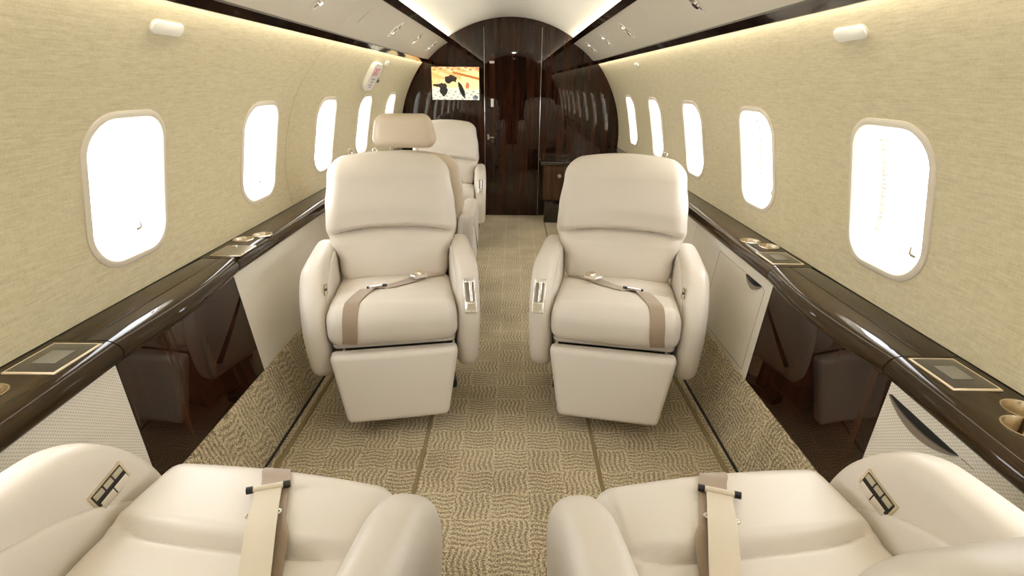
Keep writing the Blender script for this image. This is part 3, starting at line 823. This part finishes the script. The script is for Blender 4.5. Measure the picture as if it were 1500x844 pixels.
for s, y, l_ in ((-1, 1.90, 'flush oval blank cover in left ceiling panel, nearest the camera'), (-1, 2.80, 'flush oval blank cover in left ceiling panel, between two light pods'), (1, 1.78, 'flush oval blank cover in right ceiling panel, nearest the camera')):
    m = psu_frame(s, y, .45); root = thing('blank_cover', l_, 'cover', m.translation)
    poly = rrect(.034, .072, .033, 8)
    W('cover', loft([[m @ Vector((u*k, v*k, t)) for u, v in poly] for k, t in ((.985, -.002), (.985, .0026), (.97, .0030))]), PANEL, root)
    W('rim', loft([[m @ Vector((u*k, v*k, t)) for u, v in poly] for k, t in ((.985, .0012), (1.02, .0012))], cap=False), SEAM, root, smooth=False)

# ceiling downlight whose glint shows in the bulkhead
def downlight(x, y, lab, pw):
    z = ZC+sqrt(RC*RC-x*x)
    root = thing('ceiling_downlight', lab, 'light', (x, y, z), group='round ceiling downlights')
    finish('trim_ring', tube([(.049*cos(a), .049*sin(a), -.004) for a in [2*pi*i/24 for i in range(24)]], .005, 8, closed=True), CHROME, root)
    finish('lens', loft([[Vector((.046*cos(b_)*cos(a), .046*cos(b_)*sin(a), -.002-.024*sin(b_))) for a in [2*pi*i/24 for i in range(24)]] for b_ in (0, .3, .6, .9, 1.2, 1.5)]), mat('downlight_lens', (1, 1, 1), .3, emit=(1, .93, .8), estr=pw), root)

# television
root = thing('television', 'flat screen on dark bulkhead at left showing a bright warm picture', 'television', (-.532, YF-.02, 1.297))
W('bezel', sbox(.236, .008, .156, T(-.532, YF-.020, 1.297), .005), BLACKGLOSS, root)
me = bmesh.new(); NXs, NZs = 72, 46; cl = me.loops.layers.color.new('picture'); grid = [[me.verts.new((-.532-.228+.456*i/NXs, YF-.0295, 1.297-.148+.296*j/NZs)) for j in range(NZs+1)] for i in range(NXs+1)]
def pic(u, v):
    # u right, v up in 0..1 : pale room with ochre slats, dark seated shapes
    n = sin(u*41+v*13)*sin(v*37-u*9)*.5+.5
    c = Vector((.98, .86, .60)); 
    if v < .38: c = Vector((.95, .91, .78))
    if v > .62: c = c.lerp(Vector((.92, .62, .30)), .65*(sin((u*.6+v)*26)*.5+.5))
    if u > .62 and v > .3 and v < .85: c = c.lerp(Vector((.98, .92, .62)), .8)
    if abs(v-(.82-.35*(u-.5))) < .035 and u > .45: c = Vector((.75, .42, .18))
    if u < .16 and v > .45: c = c.lerp(Vector((.98, .72, .38)), .7*n)
    def blob(cx, cy, rx, ry, rot=0):
        du, dv = u-cx, v-cy; a = du*cos(rot)+dv*sin(rot); b_ = -du*sin(rot)+dv*cos(rot); return (a/rx)**2+(b_/ry)**2+(n-.5)*.5 < 1
    if blob(.24, .32, .085, .20): c = Vector((.10, .09, .09))
    if blob(.40, .62, .13, .13) and not blob(.44, .48, .06, .08): c = Vector((.16, .11, .09))
    if blob(.14, .44, .12, .05): c = Vector((.20, .13, .09))
    if blob(.63, .30, .05, .24, .25): c = Vector((.07, .07, .08))
    if blob(.75, .44, .04, .10): c = Vector((.80, .45, .28))
    if blob(.92, .08, .06, .07): c = Vector((.45, .48, .52))
    if v < .3 and n > .72: c = c*.72
    if v > .9 and n > .6: c = Vector((.85, .5, .38))
    return c
for i in range(NXs):
    for j in range(NZs):
        f = me.faces.new((grid[i][j], grid[i+1][j], grid[i+1][j+1], grid[i][j+1])); c = pic((i+.5)/NXs, (j+.5)/NZs)
        for l in f.loops: l[cl] = (c.x, c.y, c.z, 1)
ms = mat('screen_picture', (.02, .02, .02), .2); t = NT(ms); vc = t.n('ShaderNodeVertexColor'); vc.layer_name = 'picture'
t.l(vc.outputs[0], ms.node_tree.nodes['Principled BSDF'].inputs['Emission Color']); ms.node_tree.nodes['Principled BSDF'].inputs['Emission Strength'].default_value = .95
W('screen', me, ms, root, smooth=False)

# credenza in front of the bulkhead on the right
root = thing('credenza', 'low dark glossy wooden cabinet with round knob, right of the bulkhead door', 'cabinet', (.66, 5.17, 0))
W('body', sbox(.335, .145, .17, T(.66, 5.19, .40), .006), WOODC, root); W('plinth', sbox(.325, .15, .112, T(.67, 5.195, .1135), .004), BLACKGLOSS, root)
W('worktop', sbox(.355, .165, .018, T(.65, 5.18, .59), .012), BLACKGLOSS, root)
dr = W('door', sbox(.15, .006, .16, T(.49, 5.044, .40), .003), WOODC, root)
kb = cyl((.485, 5.038, .47), (.485, 5.020, .47), .018, 20); kb2 = kb; bmesh.ops.translate(kb, vec=-root.location, verts=kb.verts); finish('knob', kb, BRONZE, dr)
W('door', sbox(.16, .006, .16, T(.81, 5.044, .40), .003), WOODC, root)
downlight(.03, -.36, 'round downlight in the ceiling centre above the near seats', 45)
